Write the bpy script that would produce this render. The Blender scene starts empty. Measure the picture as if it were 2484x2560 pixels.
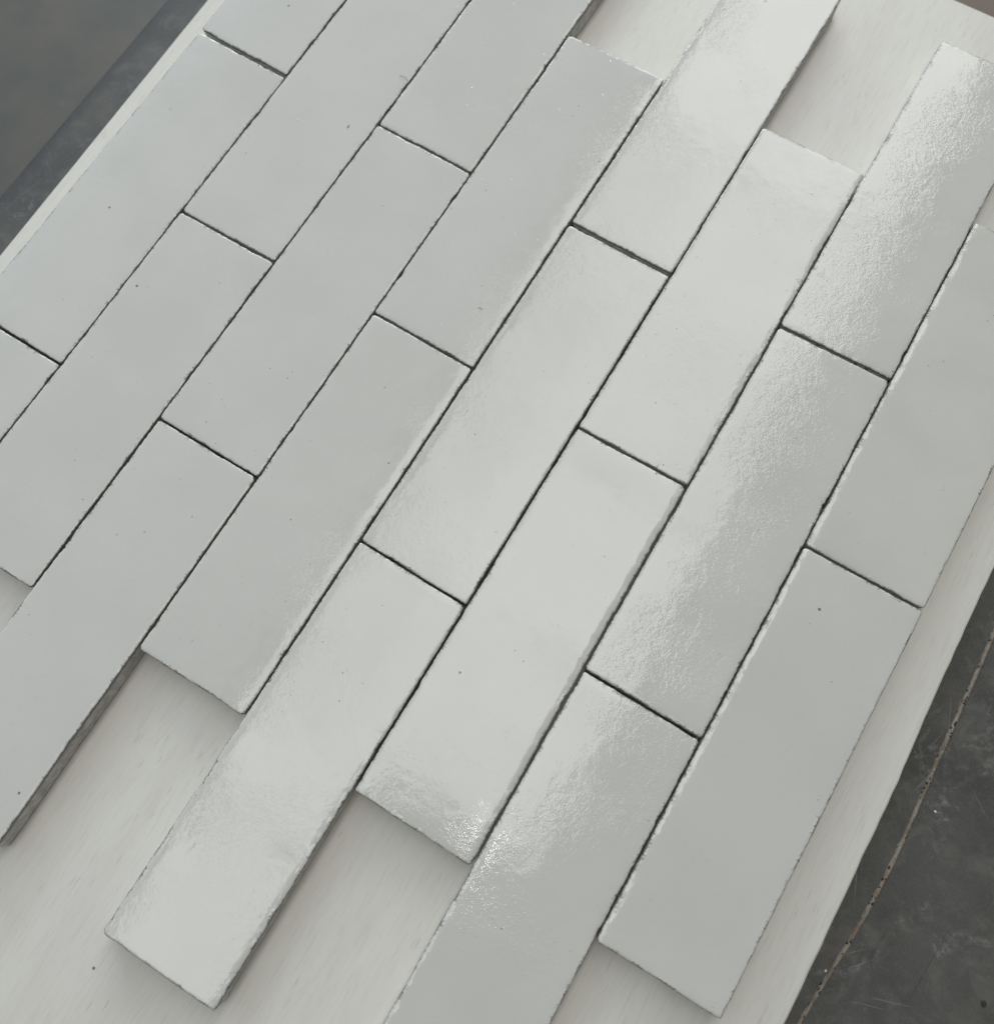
import bpy, bmesh, math, random
import numpy as np
from mathutils import Matrix, Vector

scene = bpy.context.scene
COL = scene.collection

# ------------------------------------------------------------------ camera
cam_data = bpy.data.cameras.new("camera")
cam = bpy.data.objects.new("camera", cam_data)
COL.objects.link(cam)
RX = Vector((0.85512, 0.51810, -0.01842))          # image right
RY = Vector((0.49650, -0.82865, -0.25851))         # image down
RF = Vector((-0.14920, 0.21191, -0.96583))         # view direction
cam.matrix_world = Matrix(((RX.x, -RY.x, -RF.x, 0.34312),
                           (RX.y, -RY.y, -RF.y, -0.43116),
                           (RX.z, -RY.z, -RF.z, 0.40746),
                           (0, 0, 0, 1)))
cam_data.sensor_fit = 'HORIZONTAL'
cam_data.sensor_width = 36.0
cam_data.lens = 31.77
cam_data.clip_start = 0.01
cam_data.clip_end = 60.0
cam_data.dof.use_dof = True
cam_data.dof.focus_distance = 0.41
cam_data.dof.aperture_fstop = 7.0
scene.camera = cam

# ------------------------------------------------------------------ view, world, lamps
scene.view_settings.view_transform = 'Standard'
scene.view_settings.look = 'None'
scene.view_settings.exposure = 0.375
scene.view_settings.gamma = 1.0

world = bpy.data.worlds.new("World")
scene.world = world
world.use_nodes = True
bg = world.node_tree.nodes["Background"]
bg.inputs["Color"].default_value = (1.0, 0.985, 0.93, 1)
bg.inputs["Strength"].default_value = 0.135


def area_lamp(name, loc, sx, sy, radiance, color, target=None):
    d = bpy.data.lights.new(name, 'AREA')
    d.shape = 'RECTANGLE'
    d.size, d.size_y = sx, sy
    d.energy = radiance * sx * sy * math.pi
    d.color = color
    o = bpy.data.objects.new(name, d)
    COL.objects.link(o)
    o.location = loc
    if target is not None:
        v = Vector(target) - Vector(loc)
        o.rotation_euler = v.to_track_quat('-Z', 'Y').to_euler()
    return o


SKY_C = (0.975, 0.995, 0.982)
H = 2.5
RAD = 2.38
# a long roof light overhead, running the same way as the rows, broken by cross bars;
# its left strip is made dimmer to soften the reflection's left border
for (ya, yb, k) in ((-0.71, -0.12, 0.97), (-0.11, 0.47, 1.06), (0.485, 1.08, 0.94), (1.09, 1.77, 1.06)):
    area_lamp("roof_light", (0.21, (ya + yb) / 2, H), 0.74, yb - ya, RAD * k, SKY_C)
    area_lamp("roof_light", (-0.31, (ya + yb) / 2, H), 0.30, yb - ya, RAD * k * 0.78, SKY_C)
area_lamp("roof_light", (0.065, 4.81, H), 1.03, 6.0, RAD * 1.22, SKY_C)
area_lamp("roof_light", (-0.20, -0.885, H), 0.50, 0.33, RAD, SKY_C)
area_lamp("roof_light", (-0.20, -1.96, H), 0.50, 1.74, RAD * 0.95, SKY_C)
# added bluish fill panels, unseen, that cool and brighten the left rows
area_lamp("cool_fill_panel", (-1.30, 1.2, H), 1.5, 7.0, 0.44, (0.76, 0.87, 1.0))
area_lamp("cool_fill_panel", (-3.56, 1.2, H), 3.0, 7.0, 0.84, (0.58, 0.79, 1.0))
# small tube lamp that makes the hard glints
area_lamp("tube_lamp", (0.39, -0.73, 2.45), 0.02, 0.09, 22.0, (1, 1, 1))
# open shed door far off to the upper left
area_lamp("door_light", (-3.0, 5.2, 1.7), 5.0, 3.0, 5.0, (0.93, 0.98, 1.0), (0.2, -0.3, 0.0))


# ------------------------------------------------------------------ node helpers
def new_mat(name):
    m = bpy.data.materials.new(name)
    m.use_nodes = True
    nt = m.node_tree
    b = nt.nodes["Principled BSDF"]
    return m, nt, b


class G:
    """tiny wrapper for building node graphs"""
    def __init__(self, nt):
        self.nt = nt

    def n(self, typ, **kw):
        nd = self.nt.nodes.new(typ)
        for k, v in kw.items():
            setattr(nd, k, v)
        return nd

    def link(self, a, b):
        self.nt.links.new(a, b)

    def put(self, sock, v):
        if isinstance(v, bpy.types.NodeSocket):
            self.link(v, sock)
        else:
            sock.default_value = v

    def math(self, op, a, b=0.0, c=0.0, clamp=False):
        nd = self.n('ShaderNodeMath', operation=op, use_clamp=clamp)
        for s, v in zip(nd.inputs, (a, b, c)):
            self.put(s, v)
        return nd.outputs[0]

    def mix(self, fac, a, b):
        nd = self.n('ShaderNodeMix', data_type='RGBA')
        self.put(nd.inputs[0], fac)
        self.put(nd.inputs[6], a)
        self.put(nd.inputs[7], b)
        return nd.outputs[2]

    def ramp(self, v, lo, hi, a=0.0, b=1.0, smooth=True):
        nd = self.n('ShaderNodeMapRange', interpolation_type='SMOOTHSTEP' if smooth else 'LINEAR')
        self.put(nd.inputs[0], v)
        for i, x in zip((1, 2, 3, 4), (lo, hi, a, b)):
            self.put(nd.inputs[i], x)
        return nd.outputs[0]

    def noise(self, vec, scale, detail=2.0, rough=0.5, dist=0.0):
        nd = self.n('ShaderNodeTexNoise')
        self.link(vec, nd.inputs['Vector'])
        nd.inputs['Scale'].default_value = scale
        nd.inputs['Detail'].default_value = detail
        nd.inputs['Roughness'].default_value = rough
        nd.inputs['Distortion'].default_value = dist
        return nd.outputs['Fac']

    def voro(self, vec, scale):
        nd = self.n('ShaderNodeTexVoronoi')
        self.link(vec, nd.inputs['Vector'])
        nd.inputs['Scale'].default_value = scale
        return nd.outputs['Distance'], nd.outputs['Color']

    def mapping(self, vec, loc=(0, 0, 0), rot=(0, 0, 0), scale=(1, 1, 1)):
        nd = self.n('ShaderNodeMapping')
        self.link(vec, nd.inputs[0])
        nd.inputs[1].default_value = loc
        nd.inputs[2].default_value = rot
        nd.inputs[3].default_value = scale
        return nd.outputs[0]

    def bump(self, height, dist, strength=1.0, normal=None):
        nd = self.n('ShaderNodeBump')
        self.put(nd.inputs['Height'], height)
        nd.inputs['Distance'].default_value = dist
        self.put(nd.inputs['Strength'], strength)
        if normal is not None:
            self.link(normal, nd.inputs['Normal'])
        return nd.outputs[0]

    def obj_coords(self, spread=0.0):
        tc = self.n('ShaderNodeTexCoord')
        v = tc.outputs['Object']
        if spread:
            oi = self.n('ShaderNodeObjectInfo')
            s = self.math('MULTIPLY', oi.outputs['Random'], spread)
            c = self.n('ShaderNodeCombineXYZ')
            self.link(s, c.inputs[0]); self.link(s, c.inputs[1]); self.link(s, c.inputs[2])
            a = self.n('ShaderNodeVectorMath', operation='ADD')
            self.link(v, a.inputs[0]); self.link(c.outputs[0], a.inputs[1])
            v = a.outputs[0]
        return v


# ------------------------------------------------------------------ materials
def glaze_material():
    m, nt, b = new_mat("white_glaze")
    g = G(nt)
    v = g.obj_coords(7.0)
    edge = g.n('ShaderNodeAttribute', attribute_name='edge_mm').outputs['Fac']
    peel = g.n('ShaderNodeAttribute', attribute_name='peel', attribute_type='OBJECT').outputs['Fac']
    # colour: grey white glaze, very slight clouding
    cloud = g.noise(v, 22, 3, 0.55)
    col = g.mix(g.ramp(cloud, 0.3, 0.7), (0.493, 0.482, 0.445, 1), (0.524, 0.512, 0.474, 1))
    oi = g.n('ShaderNodeObjectInfo')
    col = g.mix(g.math('MULTIPLY', oi.outputs['Random'], 0.35), col, (0.520, 0.513, 0.480, 1))
    # a few faint bluish blotches in the glaze
    bd, bc = g.voro(v, 24)
    sb = g.n('ShaderNodeSeparateColor'); g.link(bc, sb.inputs[0])
    blot = g.math('MULTIPLY', g.ramp(bd, 0.015, g.math('MULTIPLY_ADD', sb.outputs[1], 0.06, 0.025), 1.0, 0.0), g.math('GREATER_THAN', sb.outputs[0], 0.72))
    col = g.mix(g.math('MULTIPLY', blot, 0.30), col, (0.26, 0.28, 0.28, 1))
    # pinholes
    vd, vc = g.voro(v, 62)
    sep = g.n('ShaderNodeSeparateColor'); g.link(vc, sep.inputs[0])
    keep = g.math('GREATER_THAN', sep.outputs[0], 0.22)
    rad = g.math('MULTIPLY_ADD', g.math('POWER', sep.outputs[1], 2.5), 0.034, 0.013)
    pin = g.math('MULTIPLY', g.math('LESS_THAN', vd, rad), keep)
    vd2, vc2 = g.voro(v, 190)
    sep2 = g.n('ShaderNodeSeparateColor'); g.link(vc2, sep2.inputs[0])
    patch = g.ramp(g.noise(v, 26, 1), 0.47, 0.60)
    pin2 = g.math('MULTIPLY', g.math('MULTIPLY', g.math('LESS_THAN', vd2, 0.075),
                  g.math('GREATER_THAN', sep2.outputs[0], 0.72)), patch)
    pins = g.math('MAXIMUM', g.math('MULTIPLY', pin, 0.85), g.math('MULTIPLY', pin2, 0.6))
    col = g.mix(pins, col, (0.10, 0.10, 0.095, 1))
    # crumbly unglazed rim
    rn = g.noise(v, 900, 2, 0.6)
    rw = g.noise(v, 120, 2, 0.6)
    lim = g.math('ADD', g.math('MULTIPLY', g.ramp(rn, 0.35, 0.68), 0.34), g.ramp(rw, 0.45, 0.75, 0.08, 0.60))
    rim = g.math('LESS_THAN', edge, lim)
    crumb_zone = g.ramp(edge, 0.5, 2.4, 1.0, 0.0)
    crumbs = g.math('MULTIPLY', g.math('GREATER_THAN', g.math('ADD', g.noise(v, 950, 2, 0.6, 1.2), g.math('MULTIPLY', crumb_zone, 0.20)), 0.735),
                    g.ramp(rw, 0.46, 0.56))
    rim = g.math('MAXIMUM', rim, crumbs)
    col = g.mix(g.math('MULTIPLY', rim, 0.85), col, (0.10, 0.10, 0.094, 1))
    g.link(col, b.inputs['Base Color'])
    rough = g.math('ADD', g.ramp(g.noise(v, 40, 2), 0.3, 0.7, 0.04, 0.075), g.math('MULTIPLY', rim, 0.4))
    g.link(rough, b.inputs['Roughness'])
    b.inputs['IOR'].default_value = 1.58
    # orange peel, stronger in patches
    mask = g.ramp(g.noise(v, 26, 3, 0.65), 0.38, 0.62, 0.20, 1.0)
    st = g.math('MULTIPLY', mask, peel)
    n0 = g.bump(g.noise(v, 95, 1.5, 0.5, 0.4), 0.00011, 0.55)
    n1 = g.bump(g.noise(v, 760, 1.4, 0.5, 0.9), 0.000056, st, n0)
    n2 = g.bump(g.noise(v, 230, 1.2, 0.5, 0.5), 0.000068, st, n1)
    vd3, vc3 = g.voro(v, 150)
    sep3 = g.n('ShaderNodeSeparateColor'); g.link(vc3, sep3.inputs[0])
    blist = g.math('MULTIPLY', g.ramp(vd3, 0.03, 0.12, 1.0, 0.0), g.math('GREATER_THAN', sep3.outputs[2], 0.88))
    n3 = g.bump(blist, 0.00012, 0.8, n2)
    n4 = g.bump(g.math('MULTIPLY', g.noise(v, 1200, 2), crumb_zone), 0.00025, g.ramp(rw, 0.42, 0.65), n3)
    g.link(n4, b.inputs['Normal'])
    return m


def clay_material():
    m, nt, b = new_mat("grey_clay")
    g = G(nt)
    v = g.obj_coords(5.0)
    n = g.noise(v, 180, 4, 0.65)
    col = g.mix(g.ramp(n, 0.3, 0.7), (0.42, 0.41, 0.385, 1), (0.66, 0.645, 0.61, 1))
    vd, vc = g.voro(v, 160)
    sep = g.n('ShaderNodeSeparateColor'); g.link(vc, sep.inputs[0])
    pit = g.math('MULTIPLY', g.math('LESS_THAN', vd, 0.16), g.math('GREATER_THAN', sep.outputs[0], 0.72))
    col = g.mix(g.math('MULTIPLY', pit, 0.8), col, (0.07, 0.05, 0.04, 1))
    g.link(col, b.inputs['Base Color'])
    b.inputs['Roughness'].default_value = 0.85
    g.link(g.bump(g.math('SUBTRACT', n, g.math('MULTIPLY', pit, 0.6)), 0.0012, 0.9), b.inputs['Normal'])
    return m


def board_material():
    m, nt, b = new_mat("whitewashed_board")
    g = G(nt)
    v = g.obj_coords()
    st = g.mapping(v, rot=(0, 0, 0.02), scale=(1, 0.13, 1))
    broad = g.noise(st, 30, 4, 0.6, 0.3)
    col = g.mix(g.ramp(broad, 0.36, 0.70), (0.615, 0.598, 0.548, 1), (0.566, 0.542, 0.494, 1))
    blot = g.noise(v, 9, 2, 0.5)
    col = g.mix(g.math('MULTIPLY', g.ramp(blot, 0.42, 0.68), 0.40), col, (0.580, 0.552, 0.518, 1))
    fine = g.noise(g.mapping(v, rot=(0, 0, 0.02), scale=(1, 0.07, 1)), 800, 4, 0.7)
    col = g.mix(g.ramp(fine, 0.45, 0.72, 0.0, 0.27), col, (0.40, 0.37, 0.35, 1))
    # short open pores
    pv = g.mapping(v, rot=(0, 0, 0.05), scale=(1, 0.13, 1))
    pd, pc = g.voro(pv, 680)
    sp = g.n('ShaderNodeSeparateColor'); g.link(pc, sp.inputs[0])
    area = g.ramp(g.noise(v, 20, 3, 0.65), 0.42, 0.62, 0.08, 1.0)
    pore = g.math('MULTIPLY', g.math('MULTIPLY', g.ramp(pd, 0.10, 0.32, 1.0, 0.0),
                  g.math('GREATER_THAN', sp.outputs[0], 0.74)), area)
    col = g.mix(g.math('MULTIPLY', pore, 0.26), col, (0.26, 0.24, 0.22, 1))
    # pin knots
    kd, kc = g.voro(v, 34)
    sk = g.n('ShaderNodeSeparateColor'); g.link(kc, sk.inputs[0])
    knot = g.math('MULTIPLY', g.math('LESS_THAN', kd, g.math('MULTIPLY', sk.outputs[2], 0.026)), g.math('GREATER_THAN', sk.outputs[1], 0.45))
    col = g.mix(g.math('MULTIPLY', knot, 0.85), col, (0.07, 0.065, 0.06, 1))
    g.link(col, b.inputs['Base Color'])
    b.inputs['Roughness'].default_value = 0.55
    b.inputs['Specular IOR Level'].default_value = 0.35
    h = g.math('ADD', fine, g.math('MULTIPLY', pore, -1.5))
    g.link(g.bump(h, 0.00012, 0.5), b.inputs['Normal'])
    return m


def scratch_layer(g, v, rot, freq, thin, lo, hi, loc):
    s = g.mapping(g.mapping(v, loc=loc, rot=(0, 0, rot)), scale=(1, 0.03, 1))
    line = g.ramp(g.noise(s, freq, 1.0), lo, hi)
    where = g.ramp(g.noise(g.mapping(g.mapping(v, loc=loc, rot=(0, 0, rot)), scale=(1, 0.3, 1)), thin, 3, 0.6), 0.54, 0.70)
    return g.math('MULTIPLY', line, where)


def tabletop_material():
    m, nt, b = new_mat("dark_scuffed_top")
    g = G(nt)
    v = g.obj_coords()
    base = g.noise(v, 16, 5, 0.62)
    col = g.mix(g.ramp(base, 0.3, 0.72), (0.044, 0.043, 0.039, 1), (0.070, 0.068, 0.061, 1))
    warm = g.noise(v, 34, 3, 0.6)
    col = g.mix(g.ramp(warm, 0.55, 0.75, 0, 0.55), col, (0.098, 0.086, 0.074, 1))
    grain = g.noise(v, 1400, 3, 0.7)
    col = g.mix(g.ramp(grain, 0.40, 0.75, 0, 0.35), col, (0.13, 0.125, 0.115, 1))
    mot = g.noise(v, 75, 4, 0.7, 0.5)
    col = g.mix(g.ramp(mot, 0.45, 0.72, 0, 0.6), col, (0.115, 0.110, 0.100, 1))
    # chalky scuffs
    sc = g.noise(v, 26, 6, 0.72, 0.8)
    scm = g.math('MULTIPLY', g.ramp(sc, 0.55, 0.76), g.ramp(g.noise(v, 320, 3, 0.7), 0.40, 0.66))
    col = g.mix(g.math('MULTIPLY', scm, 0.55), col, (0.33, 0.32, 0.30, 1))
    total = None
    for i, (rot, fr, th) in enumerate(((0.25, 620, 30), (-0.9, 700, 40), (1.25, 660, 34), (0.75, 760, 46), (-0.35, 800, 40), (2.2, 720, 38))):
        s = scratch_layer(g, v, rot, fr, th, 0.655, 0.70, (i * 3.1, i * 1.7, 0))
        total = s if total is None else g.math('MAXIMUM', total, s)
    col = g.mix(g.math('MULTIPLY', total, 0.24), col, (0.26, 0.25, 0.24, 1))
    dark = scratch_layer(g, v, 0.1, 300, 18, 0.66, 0.72, (9, 4, 0))
    col = g.mix(g.math('MULTIPLY', dark, 0.6), col, (0.02, 0.02, 0.02, 1))
    # white grit ground into the surface
    vd, vc = g.voro(v, 120)
    sp = g.n('ShaderNodeSeparateColor'); g.link(vc, sp.inputs[0])
    dot = g.math('MULTIPLY', g.math('LESS_THAN', vd, g.math('MULTIPLY', sp.outputs[1], 0.075)),
                 g.math('GREATER_THAN', sp.outputs[0], 0.87))
    col = g.mix(g.math('MULTIPLY', dot, 0.7), col, (0.50, 0.49, 0.46, 1))
    # darker uneven band along the long left edge of the top
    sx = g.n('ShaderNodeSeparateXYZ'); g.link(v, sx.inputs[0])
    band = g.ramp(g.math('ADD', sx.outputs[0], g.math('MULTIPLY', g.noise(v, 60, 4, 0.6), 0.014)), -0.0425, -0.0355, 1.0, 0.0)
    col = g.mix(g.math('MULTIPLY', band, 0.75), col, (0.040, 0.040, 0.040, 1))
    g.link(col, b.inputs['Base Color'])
    g.link(g.ramp(base, 0.3, 0.7, 0.36, 0.55), b.inputs['Roughness'])
    h = g.math('ADD', g.math('MULTIPLY', g.noise(v, 300, 4, 0.6), 0.6), g.math('MULTIPLY', total, -0.6))
    g.link(g.bump(h, 0.0003, 0.45), b.inputs['Normal'])
    return m


def seam_material():
    m, nt, b = new_mat("pitted_rust_core")
    g = G(nt)
    v = g.obj_coords()
    n = g.noise(g.mapping(v, scale=(1, 0.45, 1)), 330, 4, 0.7)
    col = g.mix(g.ramp(n, 0.32, 0.66), (0.135, 0.108, 0.082, 1), (0.255, 0.225, 0.190, 1))
    r = g.noise(v, 70, 3, 0.6)
    col = g.mix(g.ramp(r, 0.5, 0.70, 0, 0.5), col, (0.17, 0.100, 0.062, 1))
    vd, vc = g.voro(g.mapping(v, scale=(1, 0.7, 1)), 760)
    sp = g.n('ShaderNodeSeparateColor'); g.link(vc, sp.inputs[0])
    thr = g.ramp(g.noise(v, 90, 2, 0.6), 0.42, 0.62, 0.95, 0.5)
    pit = g.math('MULTIPLY', g.math('LESS_THAN', vd, 0.46), g.math('GREATER_THAN', sp.outputs[0], thr))
    col = g.mix(g.math('MULTIPLY', pit, 0.92), col, (0.012, 0.010, 0.009, 1))
    pale = g.math('MULTIPLY', g.math('LESS_THAN', vd, 0.40), g.math('GREATER_THAN', sp.outputs[2], 0.90))
    col = g.mix(g.math('MULTIPLY', pale, 0.6), col, (0.42, 0.38, 0.33, 1))
    g.link(col, b.inputs['Base Color'])
    b.inputs['Roughness'].default_value = 0.8
    g.link(g.bump(g.math('SUBTRACT', n, pit), 0.0005, 0.8), b.inputs['Normal'])
    return m


def floor_material():
    m, nt, b = new_mat("worn_floor")
    g = G(nt)
    v = g.obj_coords()
    n = g.noise(v, 4.5, 5, 0.62)
    col = g.mix(g.ramp(n, 0.35, 0.65), (0.066, 0.069, 0.062, 1), (0.100, 0.090, 0.076, 1))
    # brown dirt trodden in past the far end of the table
    sx = g.n('ShaderNodeSeparateXYZ'); g.link(v, sx.inputs[0])
    w = g.math('ADD', sx.outputs[1], g.math('MULTIPLY', g.noise(v, 3, 3), 0.25))
    dirt = g.math('MULTIPLY', g.ramp(w, 0.70, 0.95), g.ramp(sx.outputs[0], -0.3, 0.1))
    col = g.mix(g.math('MULTIPLY', dirt, 0.9), col, (0.125, 0.093, 0.067, 1))
    fleck = g.noise(v, 26, 5, 0.75)
    col = g.mix(g.ramp(fleck, 0.64, 0.76, 0, 0.40), col, (0.30, 0.29, 0.27, 1))
    g.link(col, b.inputs['Base Color'])
    b.inputs['Roughness'].default_value = 0.6
    g.link(g.bump(g.noise(v, 60, 4), 0.002, 0.3), b.inputs['Normal'])
    return m


def plain(name, col, rough):
    m, nt, b = new_mat(name)
    g = G(nt)
    v = g.obj_coords()
    n = g.noise(v, 900, 3, 0.6)
    c0 = tuple(x * 0.75 for x in col) + (1,)
    c1 = tuple(min(1, x * 1.2) for x in col) + (1,)
    g.link(g.mix(n, c0, c1), b.inputs['Base Color'])
    b.inputs['Roughness'].default_value = rough
    return m


M_GLAZE = glaze_material()
M_CLAY = clay_material()
M_BOARD = board_material()
M_TOP = tabletop_material()
M_SEAM = seam_material()
M_FLOOR = floor_material()
M_STEEL = plain("dark_steel", (0.06, 0.06, 0.062), 0.5)
M_CHIP = plain("white_chip", (0.62, 0.60, 0.56), 0.7)
M_GRIT = plain("dark_grit", (0.03, 0.026, 0.024), 0.8)
M_LINT = plain("grey_lint", (0.10, 0.095, 0.09), 0.9)
M_TEAL = plain("teal_paint", (0.05, 0.30, 0.29), 0.4)


# ------------------------------------------------------------------ mesh helpers
def mesh_obj(name, verts, faces, mat, parent=None, smooth=True):
    me = bpy.data.meshes.new(name)
    me.from_pydata([tuple(x) for x in verts], [], faces)
    me.materials.append(mat)
    if smooth:
        me.polygons.foreach_set('use_smooth', [True] * len(me.polygons))
    me.update()
    o = bpy.data.objects.new(name, me)
    COL.objects.link(o)
    if parent is not None:
        o.parent = parent
    return o


def tag(o, label=None, cat=None, group=None, kind=None):
    if label: o["label"] = label
    if cat: o["category"] = cat
    if group: o["group"] = group
    if kind: o["kind"] = kind
    return o


def empty(name, loc):
    o = bpy.data.objects.new(name, None)
    o.empty_display_size = 0.02
    o.location = loc
    COL.objects.link(o)
    return o


def noise1(rng, x, wl):
    """smooth 1-D noise, about -1..1, wavelength wl, sampled at x (same unit)"""
    n = int(np.max(x) / wl) + 6
    r = rng.uniform(-1, 1, n)
    t = x / wl + 1
    i = np.floor(t).astype(int); f = t - i
    f = f * f * (3 - 2 * f)
    return r[i] * (1 - f) + r[i + 1] * f


def noise2(rng, X, Y, wl):
    n = int(X.max() / wl) + 6
    k = int(Y.max() / wl) + 6
    r = rng.uniform(-1, 1, (n, k))
    tx = np.maximum(X / wl + 1, 0); ty = np.maximum(Y / wl + 1, 0)
    i = np.floor(tx).astype(int); j = np.floor(ty).astype(int)
    fx = tx - i; fy = ty - j
    fx = fx ** 3 * (fx * (fx * 6 - 15) + 10); fy = fy ** 3 * (fy * (fy * 6 - 15) + 10)
    return (r[i, j] * (1 - fx) * (1 - fy) + r[i + 1, j] * fx * (1 - fy)
            + r[i, j + 1] * (1 - fx) * fy + r[i + 1, j + 1] * fx * fy)


# ------------------------------------------------------------------ the setting: floor
def build_floor():
    n = 40
    xs = np.linspace(-5, 5, n)
    verts = [(x, y, 0.0) for y in xs for x in xs]
    faces = [(j * n + i, j * n + i + 1, (j + 1) * n + i + 1, (j + 1) * n + i) for j in range(n - 1) for i in range(n - 1)]
    o = mesh_obj("floor", verts, faces, M_FLOOR)
    o.location = (0, 0, -0.80)
    tag(o, kind='structure')
    return o


build_floor()

# ------------------------------------------------------------------ worktable
TABLE_Z = -0.012


def slab(name, x0, x1, y0, y1, z0, z1, r, mat, parent):
    """slab with rounded upper edges"""
    bm = bmesh.new()
    bmesh.ops.create_cube(bm, size=1.0)
    for v in bm.verts:
        v.co = Vector(((x0 + x1) / 2 + v.co.x * (x1 - x0), (y0 + y1) / 2 + v.co.y * (y1 - y0),
                       (z0 + z1) / 2 + v.co.z * (z1 - z0)))
    bmesh.ops.bevel(bm, geom=list(bm.edges), offset=r, segments=4, profile=0.5, affect='EDGES')
    me = bpy.data.meshes.new(name)
    bm.to_mesh(me); bm.free()
    me.materials.append(mat)
    o = bpy.data.objects.new(name, me)
    COL.objects.link(o)
    o.parent = parent
    return o


table = empty("worktable", (0.0, 0.0, -0.80))
tag(table, "dark scuffed worktable under the white board, showing past both long sides of it", "table")
off = Vector((0, 0, 0.80))


def at_table(o):
    o.location = off
    return o


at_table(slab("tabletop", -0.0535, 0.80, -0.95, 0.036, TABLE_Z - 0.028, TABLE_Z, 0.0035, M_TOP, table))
for (x, y) in ((0.0, -0.88), (0.74, -0.88), (0.0, -0.03), (0.74, -0.03)):
    at_table(slab("leg", x - 0.022, x + 0.022, y - 0.022, y + 0.022, -0.7995, TABLE_Z - 0.0282, 0.003, M_STEEL, table))


def build_seam():
    pts = [(0.5085, -0.15), (0.5095, -0.22), (0.5100, -0.2677), (0.5108, -0.2858), (0.5113, -0.3169), (0.5117, -0.3372),
           (0.5121, -0.3551), (0.5122, -0.3712), (0.5123, -0.3796), (0.5122, -0.3941), (0.5116, -0.4037),
           (0.5104, -0.4230), (0.5089, -0.4358), (0.5074, -0.4496), (0.5058, -0.4654), (0.503, -0.50), (0.497, -0.56), (0.488, -0.64)]
    P = np.array(pts)
    ys = np.arange(-0.155, -0.635, -0.0005)
    xs = np.interp(-ys, -P[:, 1], P[:, 0])
    kx = np.ones(41) / 41
    xp = np.pad(xs, 20, mode='edge')
    xs = np.convolve(xp, kx, 'valid')
    rng = np.random.default_rng(41)
    d = -ys - 0.155
    wl = 0.00100 * (1 + 0.16 * noise1(rng, d, 0.004) + 0.12 * noise1(rng, d, 0.0015))
    wr = 0.00100 * (1 + 0.16 * noise1(rng, d, 0.004) + 0.12 * noise1(rng, d, 0.0015))
    wob = 0.00025 * noise1(rng, d, 0.03)
    prof = np.array([-1.12, -0.9, -0.6, -0.2, 0.2, 0.6, 0.9, 1.12])
    hz = np.array([-0.0006, 0.0004, 0.0008, 0.00095, 0.00095, 0.0008, 0.0004, -0.0006])
    verts = []
    for i in range(len(ys)):
        for p, h in zip(prof, hz):
            w = wl[i] if p < 0 else wr[i]
            verts.append((xs[i] + wob[i] + p * w, ys[i], TABLE_Z + h + (rng.uniform(-1, 1) * 0.00016 if abs(p) < 1 else 0)))
    k = len(prof)
    faces = [(i * k + j, i * k + j + 1, (i + 1) * k + j + 1, (i + 1) * k + j) for i in range(len(ys) - 1) for j in range(k - 1)]
    faces = [f[::-1] for f in faces]
    o = mesh_obj("seam_strip", verts, faces, M_SEAM, table)
    at_table(o)
    tag(o, "thin rusty brown pitted seam running along the dark tabletop beside the board")


build_seam()


# ------------------------------------------------------------------ whitewashed board
def build_board():
    R = np.array([(0.4935, 0.0462), (0.4937, -0.15), (0.4939, -0.2454), (0.4943, -0.297), (0.4946, -0.3188), (0.4957, -0.3431),
                  (0.4963, -0.3724), (0.4958, -0.3903), (0.4963, -0.4186), (0.4962, -0.4681), (0.4962, -0.74)])
    rng = np.random.default_rng(7)
    y0, y1 = -0.74, 0.0462
    ny = 400
    t = np.linspace(0, 1, ny)
    ys = y1 + (y1 - y0) * -t
    xr = np.interp(-ys, -R[:, 1], R[:, 0])
    xr = np.convolve(np.pad(xr, 8, mode='edge'), np.ones(17) / 17, 'valid') + 0.00018 * noise1(rng, t * 0.786, 0.006)
    xl = np.interp(-ys, [-0.0462, 0.1671, 0.3562, 0.74], [-0.0225, -0.0208, -0.0181, -0.0150]) + 0.00008 * noise1(rng, t * 0.786, 0.02)
    # cross-section rows: bottom, side, rounded arris, flat
    ins = np.array([0.0, 0.0, 0.0002, 0.0009, 0.0025, 0.008])
    zz = np.array([-0.0118, -0.0012, -0.0005, -0.0001, 0.0, 0.0])
    nx = 30
    verts = []
    for i in range(ny):
        row = []
        for a, z in zip(ins, zz):
            row.append((xl[i] + a, z))
        for q in np.linspace(0, 1, nx)[1:-1]:
            row.append((xl[i] + 0.008 + q * (xr[i] - xl[i] - 0.016), 0.0))
        for a, z in zip(ins[::-1], zz[::-1]):
            row.append((xr[i] - a, z))
        for x, z in row:
            verts.append((x, ys[i], z))
    k = 2 * len(ins) + nx - 2
    faces = []
    for i in range(ny - 1):
        for j in range(k - 1):
            faces.append((i * k + j, (i + 1) * k + j, (i + 1) * k + j + 1, i * k + j + 1))
        faces.append((i * k + k - 1, (i + 1) * k + k - 1, (i + 1) * k, i * k))      # underside
    faces.append(tuple(range(k)))
    faces.append(tuple((ny - 1) * k + j for j in range(k))[::-1])
    o = mesh_obj("board", verts, faces, M_BOARD, smooth=False)
    tag(o, "whitewashed flat wooden board lying on the dark worktable, carrying all the white bricks", "board")
    return o


build_board()

# ------------------------------------------------------------------ glazed bricks
T = 0.0127
GROUP = "white glazed bricks laid in staggered rows on the board"
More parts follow.
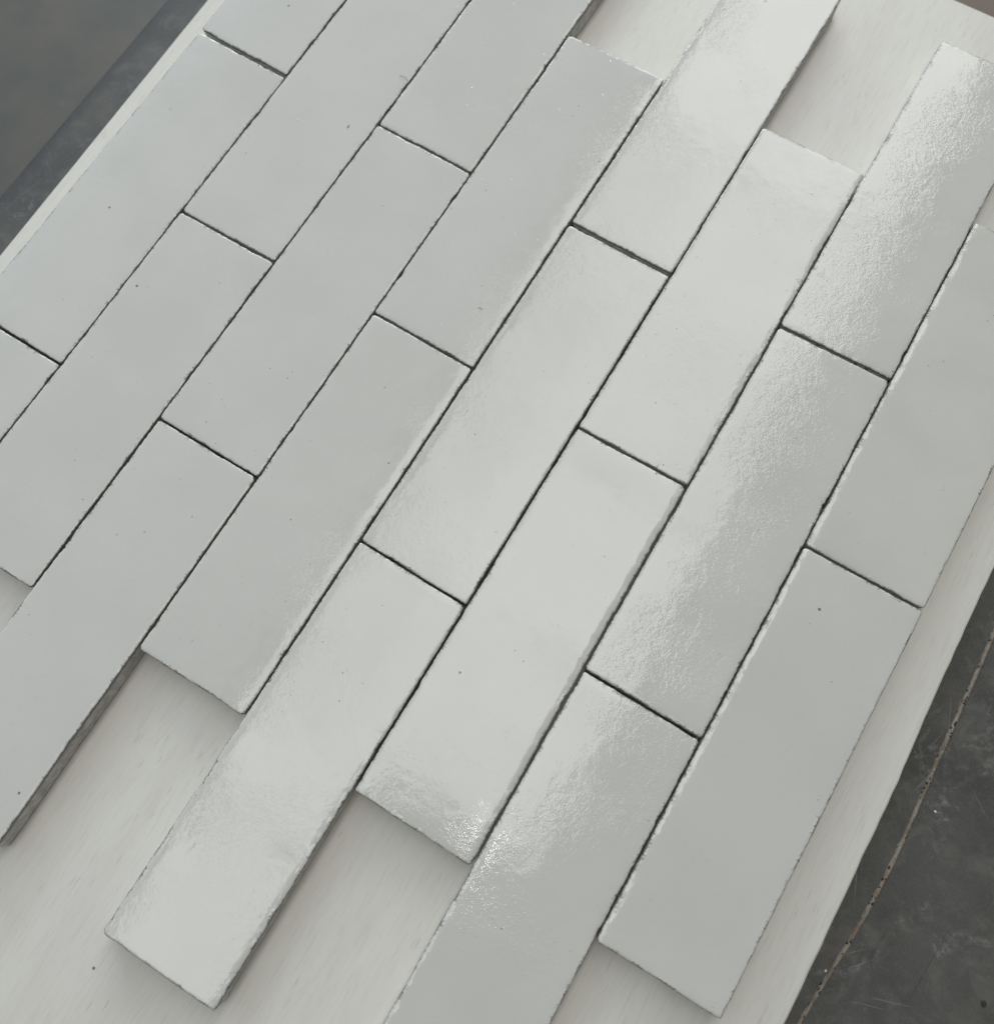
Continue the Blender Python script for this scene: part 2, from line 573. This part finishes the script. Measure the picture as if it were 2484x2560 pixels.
# straight joint lines between the rows: x at y=-0.1 and x at y=-0.5
LINES = []
RAW = [
    [(-.0013, -.17), (-.0004, -.193), (-.0003, -.366)],
    [(.0580, -.136), (.0576, -.1945), (.0589, -.2907), (.0581, -.390)],
    [(.1168, -.102), (.1176, -.1947), (.1178, -.29), (.1182, -.388), (.1167, -.4858), (.1166, -.5076)],
    [(.1752, -.068), (.1761, -.0938), (.1761, -.195), (.1773, -.2878), (.1764, -.3885), (.1764, -.482), (.1745, -.5757)],
    [(.2349, -.0334), (.2341, -.0935), (.2352, -.1945), (.2350, -.2885), (.2353, -.3888), (.2341, -.482), (.2344, -.5845)],
    [(.2930, 0), (.2936, -.0932), (.2929, -.1946), (.2938, -.2888), (.2929, -.3895), (.2940, -.4826), (.2921, -.5842)],
    [(.3513, .0042), (.3513, -.0928), (.3525, -.1919), (.3514, -.2885), (.3526, -.3864), (.3523, -.4825), (.3538, -.5512)],
    [(.4110, -.0903), (.4104, -.1904), (.4116, -.2857), (.4108, -.3866), (.4117, -.48), (.4118, -.5157)],
    [(.4713, -.2092), (.4694, -.2852), (.4696, -.4792)],
]
for r in RAW:
    a = np.array(r)
    LINES.append(np.polyfit(a[:, 1], a[:, 0], 1))


def line_x(i, y):
    return float(np.polyval(LINES[i], y))


def build_brick(seed, row, ytl, ytr, ybl, ybr, label, peel, edges):
    """one thin brick: ytl..ybr are the y of its four corners, edges = rounding of (left, right, top, bottom)"""
    rng = np.random.default_rng(seed)
    slack = 0.00002 if row < 3 else 0.00010          # the left rows lie almost closed
    gl = slack + rng.uniform(-0.00014, 0.0002, 2)
    gr = slack + rng.uniform(-0.00014, 0.0002, 2)
    ytl += 0.00018; ytr += 0.00018; ybl -= 0.00018; ybr -= 0.00018
    tl = np.array((line_x(row, ytl) + gl[0], ytl)); tr = np.array((line_x(row + 1, ytr) - gr[0], ytr))
    bl = np.array((line_x(row, ybl) + gl[1], ybl)); br = np.array((line_x(row + 1, ybr) - gr[1], ybr))
    w = (np.linalg.norm(tr - tl) + np.linalg.norm(br - bl)) / 2 * 1000
    l = (np.linalg.norm(bl - tl) + np.linalg.norm(br - tr)) / 2 * 1000

    def spacing(total, step):
        e = np.array([0, .28, .6, 1.0, 1.5, 2.2])
        n = int(round((total - 2 * 3.0) / step))
        mid = np.linspace(3.0, total - 3.0, n + 1)
        return np.concatenate([e, mid, (total - e)[::-1]])

    us = spacing(w, 0.85)
    vs = spacing(l, 0.70)
    U, V = np.meshgrid(us, vs, indexing='ij')
    dl, dr, dt, db = U, w - U, V, l - V
    dmin = np.minimum(np.minimum(dl, dr), np.minimum(dt, db))

    # ragged outline: each side eaten inwards a little, with a few chips
    def jag(x, seed2, amp):
        r = np.random.default_rng(seed2)
        j = 0.15 * np.abs(noise1(r, x, 1.8)) + 0.16 * np.abs(noise1(r, x, 0.9)) + 0.09 * (noise1(r, x, 17.0) + 1)
        where = np.clip(noise1(r, x, 9.0) * 1.6 - 0.55, 0, 1)
        j += where * (0.42 * np.abs(noise1(r, x, 1.3)) + 0.20)
        return amp * j
    pl = jag(V, seed * 7 + 1, 1.0) * np.exp(-(dl / 1.6) ** 2)
    pr = jag(V, seed * 7 + 2, 1.0) * np.exp(-(dr / 1.6) ** 2)
    pt = jag(U, seed * 7 + 3, 1.0) * np.exp(-(dt / 1.6) ** 2)
    pb = jag(U, seed * 7 + 4, 1.0) * np.exp(-(db / 1.6) ** 2)
    UU = U + pl - pr
    VV = V + pt - pb
    # rounded corners
    for (su, sv) in ((0, 0), (1, 0), (0, 1), (1, 1)):
        rad = rng.uniform(0.9, 2.2)
        a = (w - U) if su else U
        c = (l - V) if sv else V
        msk = (a < rad) & (c < rad)
        qa, qc = rad - a, rad - c
        m = np.maximum(qa, qc); ln = np.sqrt(qa ** 2 + qc ** 2) + 1e-9
        k = m / ln
        da = (qa - qa * k); dc = (qc - qc * k)
        UU = np.where(msk, UU + (da if not su else -da), UU)
        VV = np.where(msk, VV + (dc if not sv else -dc), VV)

    # pillowed face
    Z = np.zeros_like(U)
    for d, amp, along, sd in ((dl, edges[0], V, 11), (dr, edges[1], V, 12), (dt, edges[2], U, 13), (db, edges[3], U, 14)):
        r = np.random.default_rng(seed * 13 + sd)
        a = amp * (1 + 0.35 * noise1(r, along, 14.0) + 0.30 * noise1(r, along, 4.0) + 0.25 * noise1(r, along, 1.7))
        lam = 1.25 * (1 + 0.25 * noise1(r, along, 22.0))
        Z -= 0.34 * a * np.exp(-d / lam) + 0.35 * np.exp(-d / 0.28)
    # wavy hand-made face
    Z += 0.055 * noise2(rng, U, V, 47.0) + 0.022 * noise2(rng, U, V, 21.0) + 0.009 * noise2(rng, U, V, 8.0)
    # crumbly margin
    cr = np.clip(noise2(rng, U, V, 9.0) * 1.5 - 0.2, 0, 1) * np.exp(-(dmin / 1.3) ** 2)
    Z += cr * 0.22 * rng.uniform(-1, 0.6, U.shape)

    lift = rng.uniform(-0.12, 0.12)
    cxy = (tl + tr + bl + br) / 4
    fu = UU / w; fv = VV / l
    X = (tl[0] * (1 - fu) * (1 - fv) + tr[0] * fu * (1 - fv) + bl[0] * (1 - fu) * fv + br[0] * fu * fv) - cxy[0]
    Y = (tl[1] * (1 - fu) * (1 - fv) + tr[1] * fu * (1 - fv) + bl[1] * (1 - fu) * fv + br[1] * fu * fv) - cxy[1]
    tx, ty = rng.uniform(-0.0022, 0.0022), rng.uniform(-0.0022, 0.0022)
    ZW = T + (Z + lift) / 1000 + X * tx + Y * ty

    nu, nv = U.shape
    idx = np.arange(nu * nv).reshape(nu, nv)
    verts = np.stack([X.ravel(), Y.ravel(), ZW.ravel()], 1)
    edge = dmin.ravel().copy()
    ring = np.concatenate([idx[:, 0], idx[-1, 1:], idx[-2::-1, -1], idx[0, -2:0:-1]])   # around the outline
    nr = len(ring)
    skirt = verts[ring].copy()
    skirt[:, 2] -= 0.0011
    verts_g = np.concatenate([verts, skirt])
    edge = np.concatenate([edge, np.full(nr, -0.5)])
    q = np.stack([idx[:-1, :-1], idx[:-1, 1:], idx[1:, 1:], idx[1:, :-1]], -1).reshape(-1, 4)
    s_idx = np.arange(nr) + nu * nv
    nxt = np.roll(np.arange(nr), -1)
    sk = np.stack([ring, ring[nxt], s_idx[nxt], s_idx], 1)
    faces = np.concatenate([q, sk])

    def fast_mesh(name, vv, ff, mat):
        me = bpy.data.meshes.new(name)
        me.vertices.add(len(vv)); me.vertices.foreach_set('co', vv.astype(np.float32).ravel())
        me.loops.add(ff.size); me.loops.foreach_set('vertex_index', ff.astype(np.int32).ravel())
        me.polygons.add(len(ff)); me.polygons.foreach_set('loop_start', (np.arange(len(ff)) * 4).astype(np.int32))
        me.polygons.foreach_set('use_smooth', np.ones(len(ff), bool))
        me.materials.append(mat)
        me.update(calc_edges=True)
        me.validate()
        return me

    root = empty("glazed_brick", (cxy[0], cxy[1], 0.0))
    tag(root, label, "brick", GROUP)
    me = fast_mesh("glaze_face", verts_g, faces, M_GLAZE)
    at = me.attributes.new("edge_mm", 'FLOAT', 'POINT')
    at.data.foreach_set('value', edge.astype(np.float32))
    gf = bpy.data.objects.new("glaze_face", me)
    COL.objects.link(gf); gf.parent = root
    gf["peel"] = float(peel)

    # clay body under the glaze: straight grey sides
    base = verts[ring]
    cen = base[:, :2].mean(0)
    inward = np.stack([-np.sign(base[:, 0]) * 0.00016, -np.sign(base[:, 1]) * 0.00016], 1)
    rows = []
    zlev = [T - 0.0016, T - 0.0035, T - 0.0065, 0.0035, 0.0012, 0.00025]
    for k, z in enumerate(zlev):
        rr = base.copy()
        rr[:, :2] += inward * (1 + 0.5 * rng.uniform(0, 1, (nr, 1)))
        rr[:, 2] = z
        if k == len(zlev) - 1:
            rr[:, :2] += inward * 1.5
        rows.append(rr)
    bv = np.concatenate(rows)
    bf = []
    for k in range(len(zlev) - 1):
        a = np.arange(nr) + k * nr
        c = a + nr
        bf.append(np.stack([a, a[nxt], c[nxt], c], 1))
    bme = fast_mesh("clay_body", bv, np.concatenate(bf), M_CLAY)
    bmx = bmesh.new(); bmx.from_mesh(bme); bmx.verts.ensure_lookup_table()
    bmx.faces.new([bmx.verts[i] for i in range(nr)])
    bmx.faces.new([bmx.verts[i] for i in range((len(zlev) - 1) * nr, len(zlev) * nr)][::-1])
    bmesh.ops.recalc_face_normals(bmx, faces=bmx.faces)
    bmx.to_mesh(bme); bmx.free()
    cb = bpy.data.objects.new("clay_body", bme)
    COL.objects.link(cb); cb.parent = root
    return root


h = 0.0008     # half of an ordinary end joint
E1 = (.6, .6, .6, .6)
BRICKS = [
    # row, y of top-left, top-right, bottom-left, bottom-right corners, orange peel, edge rounding, label
    (0, .0015, .0010, -.1926, -.1937, 0.7, (.5, .6, .6, .6),
     "white glazed brick cut by the photo's top edge, first in the leftmost row"),
    (0, -.1944, -.1955, -.3897, -.3902, 0.7, (.5, .6, .6, .6),
     "long white glazed brick in the leftmost row, left side along the narrow bare rim"),
    (0, -.3909, -.3912, -.5850, -.5850, 0.7, E1,
     "white glazed brick showing only a corner at the photo's left edge, leftmost row"),
    (1, -.0955, -.0955, -.2901, -.2899, 0.7, E1,
     "white glazed brick running off the top edge in the second row from the left"),
    (1, -.2911, -.2909, -.4856, -.4862, 0.7, E1,
     "white glazed brick ending above the smallest bare board patch, at the left edge"),
    (2, -.0003, -.0003, -.1943, -.1946, 0.7, (1, 1, 1, 1),
     "white glazed brick off the top edge, grey side facing the top centre bare gap"),
    (2, -.1953, -.1956, -.3879, -.3882, 0.7, E1,
     "fully visible white glazed brick in the third row from the left"),
    (2, -.3887, -.3888, -.5835, -.5835, 0.7, E1,
     "white glazed brick at lower left edge with a long exposed grey side"),
    (3, -.0938, -.0935, -.2875, -.2883, 0.8, (.7, .6, .6, .8),
     "dull white glazed brick whose upper end borders the bare gap at top centre"),
    (3, -.2884, -.2891, -.4821, -.4820, 0.8, (.7, .6, .7, .7),
     "dull white glazed brick whose lower end borders the large bare patch at lower left"),
    (4, .0030, .0030, -.1933, -.1935, 1.25, (.6, .9, .8, 1),
     "shiny white brick with a teal paint spot, running off the top edge"),
    (4, -.1957, -.1958, -.3885, -.3891, 1.0, (.6, .8, .9, .8),
     "bright glossy white brick at the middle, end to end with the teal-spotted one"),
    (4, -.3893, -.3899, -.5844, -.5841, 0.9, (.6, 1, .8, .7),
     "white glazed brick jutting out farthest at lower left, bare board around its end"),
    (5, -.0932, -.0928, -.2883, -.2880, 1.1, (.8, 1, .6, 1),
     "glossy white brick whose upper end borders the large bare gap at upper right"),
    (5, -.2892, -.2889, -.4826, -.4825, 0.9, (.8, 1.7, .8, 1),
     "glossy white brick with dull right-hand strip and bright glints at its lower end"),
    (6, .0042, .0042, -.1913, -.1901, 1.15, (.6, 1, .8, 1.2),
     "rippled shiny white brick at the top right, nearest the board's far end"),
    (6, -.1927, -.1916, -.3861, -.3863, 1.05, (1, 1, 1, .8),
     "white brick half shiny half dull, end to end with the top right rippled one"),
    (6, -.3870, -.3872, -.5815, -.5815, 1.0, (1, 1, .8, .8),
     "white glazed brick running off the bottom edge, sprinkled with bright glints"),
    (7, -.0903, -.0903, -.2851, -.2848, 0.7, (1.25, .5, .8, 1.0),
     "dull white brick at the right edge, upper one of the rightmost row"),
    (7, -.2861, -.2858, -.4800, -.4793, 0.7, (1.2, .5, .8, .8),
     "dull white brick at lower right, bottom one of the rightmost row"),
]
roots = []
for i, (row, a, b_, c, d, peel, edges, label) in enumerate(BRICKS):
    roots.append(build_brick(101 + i * 17, row, a, b_, c, d, label, peel, edges))


# ------------------------------------------------------------------ small things
def blob(name, size, seed, mat, parent=None, flat=0.6):
    rng = random.Random(seed)
    bm = bmesh.new()
    bmesh.ops.create_icosphere(bm, subdivisions=2, radius=1.0)
    for v in bm.verts:
        k = 1 + rng.uniform(-0.28, 0.28)
        v.co = Vector((v.co.x * size[0] * k, v.co.y * size[1] * k, (v.co.z * k * flat + flat * 0.7) * size[2]))
    me = bpy.data.meshes.new(name)
    bm.to_mesh(me); bm.free()
    me.materials.append(mat)
    o = bpy.data.objects.new(name, me)
    COL.objects.link(o)
    if parent: o.parent = parent
    return o


def fibre(name, pts, r, mat):
    cu_v = []; faces = []
    k = 5
    P = [Vector(p) for p in pts]
    for i, p in enumerate(P):
        t = (P[min(i + 1, len(P) - 1)] - P[max(i - 1, 0)]).normalized()
        s = t.cross(Vector((0, 0, 1))).normalized(); u = s.cross(t)
        for j in range(k):
            a = 2 * math.pi * j / k
            cu_v.append(p + s * math.cos(a) * r + u * math.sin(a) * r)
    for i in range(len(P) - 1):
        for j in range(k):
            faces.append((i * k + j, i * k + (j + 1) % k, (i + 1) * k + (j + 1) % k, (i + 1) * k + j))
    return mesh_obj(name, cu_v, faces, mat)


def pixel(x, y, z):
    """place of a photograph pixel on the level z (measuring aid for the small crumbs)"""
    d = RX * ((x - 1242) / 2192.0) + RY * ((y - 1280) / 2192.0) + RF
    o = Vector((0.34312, -0.43116, 0.40746))
    return o + d * ((z - o.z) / d.z)


def crumb(x, y, z, s, seed, mat, label, cat, name):
    o = blob(name, (s, s * 0.75, s * 0.6), seed, mat)
    p = pixel(x, y, z)
    o.location = (p.x, p.y, z - 0.0001)
    o.rotation_euler = (0, 0, seed)
    tag(o, label, cat)
    return o


crumb(2337, 2029, TABLE_Z, 0.0006, 3, M_CHIP, "small white chip on the dark tabletop just right of the rusty seam", "chip", "chip")
crumb(2457, 2509, TABLE_Z, 0.0014, 5, M_GRIT, "dark grit crumb on the tabletop in the bottom right corner", "crumb", "crumb")
crumb(2063, 2428, TABLE_Z, 0.0006, 8, M_CHIP, "small white chip between the board's right edge and the lower seam", "chip", "chip")

z = T + 0.0003
a = pixel(999, 189, z); b = pixel(1011, 192, z + .0008); c = pixel(1020, 202, z)
f = fibre("fibre", [a, (a + b) / 2 + Vector((0, 0.0002, 0.0002)), b, (b + c) / 2 + Vector((0.0002, 0.0002, 0)), c], 0.00011, M_LINT)
tag(f, "thin curled dark fibre on the joint between two bricks near the top", "fibre")
a = pixel(868, 319, z); c = pixel(873, 312, z)
f = fibre("lint", [a, (a + c) / 2, c], 0.00016, M_LINT)
tag(f, "short dark speck of lint on a white brick at the upper left", "lint")
a = pixel(1195, 769, z); b = pixel(1201, 770, z); c = pixel(1206, 773, z)
f = fibre("lint", [a, b, c], 0.00010, M_LINT)
tag(f, "tiny pale lint thread on the white brick right of the photo's upper middle", "lint")

# teal paint spot on the brick at the top edge
spot = blob("paint_spot", (0.0008, 0.0006, 0.00015), 12, M_TEAL, roots[10])
p = pixel(1913, 3, T)
spot.location = Vector((p.x, p.y, T)) - roots[10].location
spot["label"] = "small teal paint spot"
